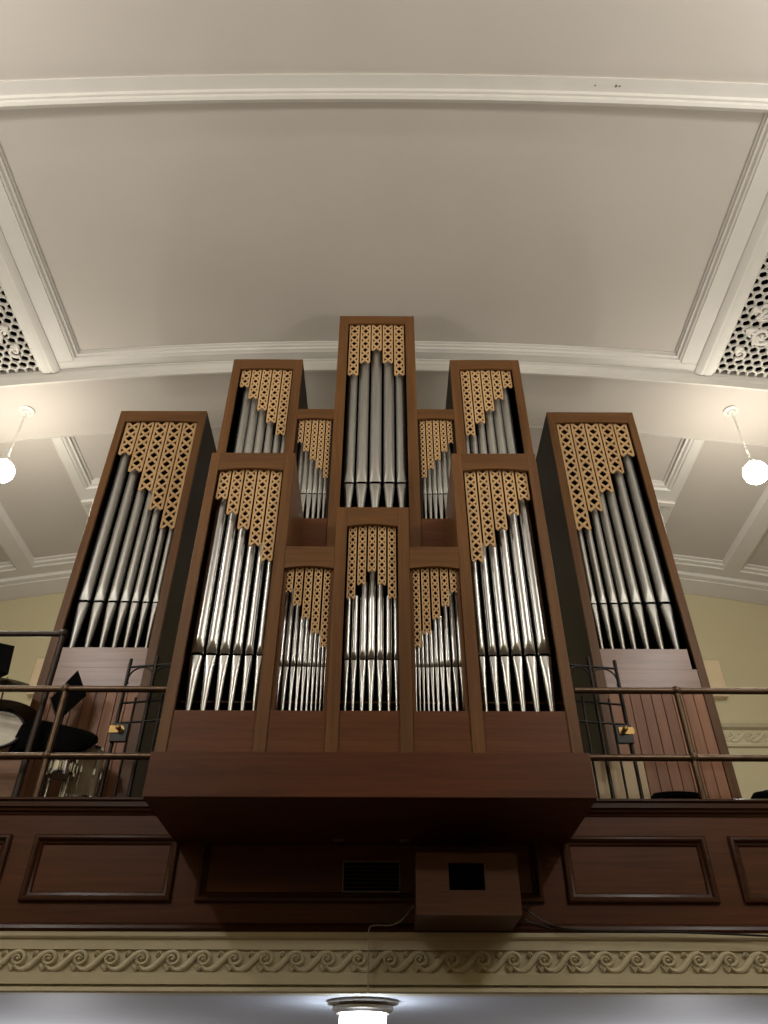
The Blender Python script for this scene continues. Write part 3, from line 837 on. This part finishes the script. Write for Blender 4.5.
def drum(name, c, ax, r, L, mat, label, cat, hoop='blackm', group=None, feet=True):
    t = thing(name, label, cat, (c[0], c[1], z_gal), group)
    c = Vector(c); ax = Vector(ax).normalized()
    obj('drum_shell', lathe(B(), [(0, -L / 2 + .01), (r, -L / 2 + .01), (r, L / 2 - .01), (0, L / 2 - .01)], c, 36, ax), M[mat], t, smooth=40)
    for e in (-1, 1):
        obj('hoop', lathe(B(), [(r - .005, e * L / 2 - .014), (r + .014, e * L / 2 - .014), (r + .014, e * L / 2 + .014), (r - .005, e * L / 2 + .014), (r - .005, e * L / 2 - .014)], c, 36, ax, caps=False), M[hoop], t, smooth=40)
        obj('drum_head', lathe(B(), [(0, e * L / 2 - .004), (r - .006, e * L / 2 - .004), (r - .006, e * L / 2 + .003), (0, e * L / 2 + .003)], c, 36, ax), M['drumhead'], t, smooth=40)
    a = Vector((1, 0, 0)) if abs(ax.x) < .9 else Vector((0, 1, 0)); a = (a - ax * a.dot(ax)).normalized(); b = ax.cross(a)
    bm = B()
    for k in range(8):
        q = 2 * PI * k / 8 + .2; d = a * math.cos(q) + b * math.sin(q)
        tube(bm, [c + d * (r + .012) - ax * (L / 2 - .02), c + d * (r + .012) + ax * (L / 2 - .02)], .006, 6)
        lathe(bm, [(0, -.03), (.014, -.03), (.014, .03), (0, .03)], c + d * (r + .012), 8, ax)
    obj('tension_rod', bm, M['chrome'], t)
    if feet:
        for k in (-1, 0, 1):
            rod(t, (c.x + k * r * .7, c.y + (.1 if k == 0 else -.02), z_gal + .001), (c.x + k * r * .7, c.y + (.1 if k == 0 else -.02), c.z - (L / 2 if abs(ax.z) > .7 else r * .85)), .01, 'chrome', 'drum_leg')
    return t
c = at(-4, 737, 7.42); drum('tom_drum', c, (.25, -.92, .38), .245, .22, 'shell', 'round drum with pale skin facing out at the left edge', 'drum')
c = at(63, 767, 7.40); c.z -= .02; drum('snare_drum', c, (0, -.05, 1), .125, .13, 'chrome', 'chrome shelled snare drum low behind the left railing', 'drum', hoop='chrome')
c = at(80, 785, 7.72); drum('floor_tom', (c.x, c.y, zat(752, 7.72) - .25), (0, 0, 1), .155, .5, 'shell', 'cream shelled floor drum standing before the left tower boards', 'drum', hoop='chrome')

# black cloth draped over drums
bm = B(); rows = []
pl = [(13, 757, 748), (17, 757, 736), (24, 755, 726), (32, 753, 721.5), (45, 752, 722), (60, 753, 725), (72, 754, 728), (84, 753, 730.5), (93, 748, 733), (97.5, 745.5, 736)]
for i, (px, pb, pt) in enumerate(pl):
    Yc = 7.44
    a, b = at(px, pt, Yc), at(px, pb, Yc)
    w = .06 + .11 * math.sin(PI * (i + .4) / (len(pl) - .2))
    j = random.uniform(-.012, .012)
    rows.append([(a.x, Yc - w * .6 + j, b.z), (a.x, Yc - w * .75, (a.z + b.z) / 2 + j), (a.x, Yc - w * .4, a.z - .01), (a.x, Yc, a.z), (a.x, Yc + w * .5, a.z - .01), (a.x, Yc + w * .7, b.z + .05)])
sweep(bm, rows)
o = obj('black_cloth', bm, M['black'], origin=at(55, 740, 7.44), smooth=50)
tag(o, 'black cloth bundled over the drums behind the left railing', 'cloth')

def music_stand(corners, label):
    ps = [Vector(p) for p in corners]
    cen = sum(ps, Vector()) / 4
    t = thing('music_stand', label, 'music stand', (cen.x, cen.y, z_gal), 'black music stands')
    nrm = (ps[1] - ps[0]).cross(ps[3] - ps[0]).normalized()
    if nrm.y > 0: nrm = -nrm
    bm = B(); sweep(bm, [[p for p in ps], [p - nrm * .008 for p in ps]])
    obj('desk', bm, M['black'], t)
    e = (ps[2] - ps[3]).normalized()
    bm = B(); tube(bm, [ps[3] + nrm * .03, ps[2] + nrm * .03], [(.03, .006)] * 2, 8, flat=nrm)
    obj('ledge', bm, M['blackm'], t)
    base = cen - nrm * .03
    obj('pole', tube(B(), [(base.x, base.y, z_gal + .03), (base.x, base.y, base.z)], .014, 8), M['blackm'], t, smooth=60)
    for k in range(3):
        a = k * 2.094 + .3
        obj('leg', tube(B(), [(base.x, base.y, z_gal + .1), (base.x + .14 * math.cos(a), base.y + .06 * math.sin(a), z_gal + .01)], .009, 6), M['blackm'], t)
music_stand([at(78, 670, 7.80), at(86.5, 695, 7.78), at(57, 722, 7.64), at(50, 699, 7.66)], 'black music stand with tilted desk in front of the left outer tower')
music_stand([at(-22, 638, 7.32), at(14.5, 646, 7.32), at(8, 674, 7.27), at(-28, 690, 7.27)], 'black music stand desk cut by the left edge of the photo')

p0, p1 = at(-60, 797, 7.36), at(27, 761, 7.36)
t = thing('wooden_cabinet', 'low brown wooden cabinet behind the left railing under the drums', 'cabinet', ((p0.x + p1.x) / 2, 7.42, z_gal))
obj('cabinet_body', boxes((p0.x, p1.x, 7.28, 7.36, z_gal + .001, p1.z - .02)), M['board_h'], t, bevel=.004)
obj('cabinet_top', boxes((p0.x - .01, p1.x + .01, 7.272, 7.37, p1.z - .0199, p1.z)), M['board_h'], t, bevel=.003)

# ------------------------------------------------------------------ globe pendants of the gallery
def pendant(pxc, pyc, pxg, pyg, label):
    Y = 8.85
    # canopy on the lowered band of the ceiling
    u, y, z = ray(pxc, pyc)
    d = 8.0
    for _ in range(30):
        x = CX + u * d; d = (zv(x) - .165 - CZ) / z
    c = Vector((CX + u * d, y * d, CZ + z * d))
    zg = zat(pyg, c.y)
    t = thing('pendant_lamp', label, 'lamp', c, 'globe pendant lamps')
    obj('canopy', lathe(B(), [(0, .02), (.115, .02), (.12, -.012), (.10, -.02), (.07, -.024), (.055, -.05), (.03, -.06), (0, -.06)], c, 28), M['mould'], t, smooth=35)
    r = .178
    top = zg + r
    bm = B(); zz = c.z - .06; k = 0
    while zz > top + .10:
        pts = []
        for i in range(9):
            a = 2 * PI * i / 8
            dx = .016 * math.cos(a); dz = .032 * math.sin(a)
            pts.append((c.x + (dx if k % 2 else 0), c.y + (0 if k % 2 else dx), zz - .03 + dz))
        tube(bm, pts, .0045, 5)
        zz -= .052; k += 1
    obj('chain', bm, M['mould'], t)
    obj('fitter', lathe(B(), [(0, 0), (.02, 0), (.03, -.03), (.055, -.06), (.075, -.10), (.075, -.13), (0, -.13)], (c.x, c.y, top + .11), 20), M['mould'], t, smooth=35)
    obj('globe', ball(B(), (c.x, c.y, zg), r, 28, 18), M['globe'], t, smooth=180)
pendant(27, 411, 8, 472, 'lit white globe pendant hanging on a chain over the left gallery')
pendant(731, 411, 752, 471.5, 'lit white globe pendant hanging on a chain over the right gallery')

# ------------------------------------------------------------------ lights
def point(loc, energy, r, col=(1, .975, .935)):
    l = bpy.data.lights.new('unseen lamp', 'POINT'); l.energy = energy; l.shadow_soft_size = r; l.color = col
    o = bpy.data.objects.new('unseen_lamp', l); COL.objects.link(o); o.location = loc
    return o
def uplight(loc, target, energy, col=(1, .975, .935)):  # unseen spot put in to raise the ceiling brightness
    l = bpy.data.lights.new('unseen uplighter', 'SPOT'); l.energy = energy; l.shadow_soft_size = .9; l.color = col
    l.spot_size = math.radians(130); l.spot_blend = 1.0
    o = bpy.data.objects.new('unseen_uplighter', l); COL.objects.link(o); o.location = loc
    o.rotation_euler = (Vector(target) - Vector(loc)).to_track_quat('-Z', 'Y').to_euler()
for s in (-1, 1):
    point((s * 5.9, -3.4, CZ + 7.6), 430, .17)
    point((s * 5.9, 1.4, CZ + 7.6), 300, .17)
    uplight((s * 6.6, -5.0, 4.2), (s * 3.0, -4.0, 11), 1100)
    uplight((s * 6.6, 2.0, 4.2), (s * 3.2, 4.0, 11), 640)
for s in (-1, 1):
    point((s * 5.0, 10.6, CZ + 4.9), 80, .2)  # added unseen, brightens the gallery wall and ceiling
    point((s * 3.4, 9.8, CZ - .75), 85, .15, (.97, .97, 1))  # unseen, kept low to brighten the gallery underside evenly
w = bpy.data.worlds.new('world'); bpy.context.scene.world = w; w.use_nodes = True
w.node_tree.nodes['Background'].inputs['Color'].default_value = (.5, .48, .44, 1)
w.node_tree.nodes['Background'].inputs['Strength'].default_value = .05

# ------------------------------------------------------------------ camera
cd = bpy.data.cameras.new('camera'); cam = bpy.data.objects.new('camera', cd); COL.objects.link(cam)
cd.sensor_fit = 'VERTICAL'; cd.sensor_height = 36.0; cd.lens = F / 1024 * 36.0; cd.clip_start = .05; cd.clip_end = 100
cam.matrix_world = Matrix.Translation((CX, 0, CZ)) @ Matrix.Rotation(PI / 2 + TH, 4, 'X') @ Matrix.Rotation(ROLL, 4, 'Z')
bpy.context.scene.camera = cam
vs = bpy.context.scene.view_settings
vs.view_transform = 'Standard'; vs.look = 'None'; vs.exposure = 0.0; vs.gamma = 1.0
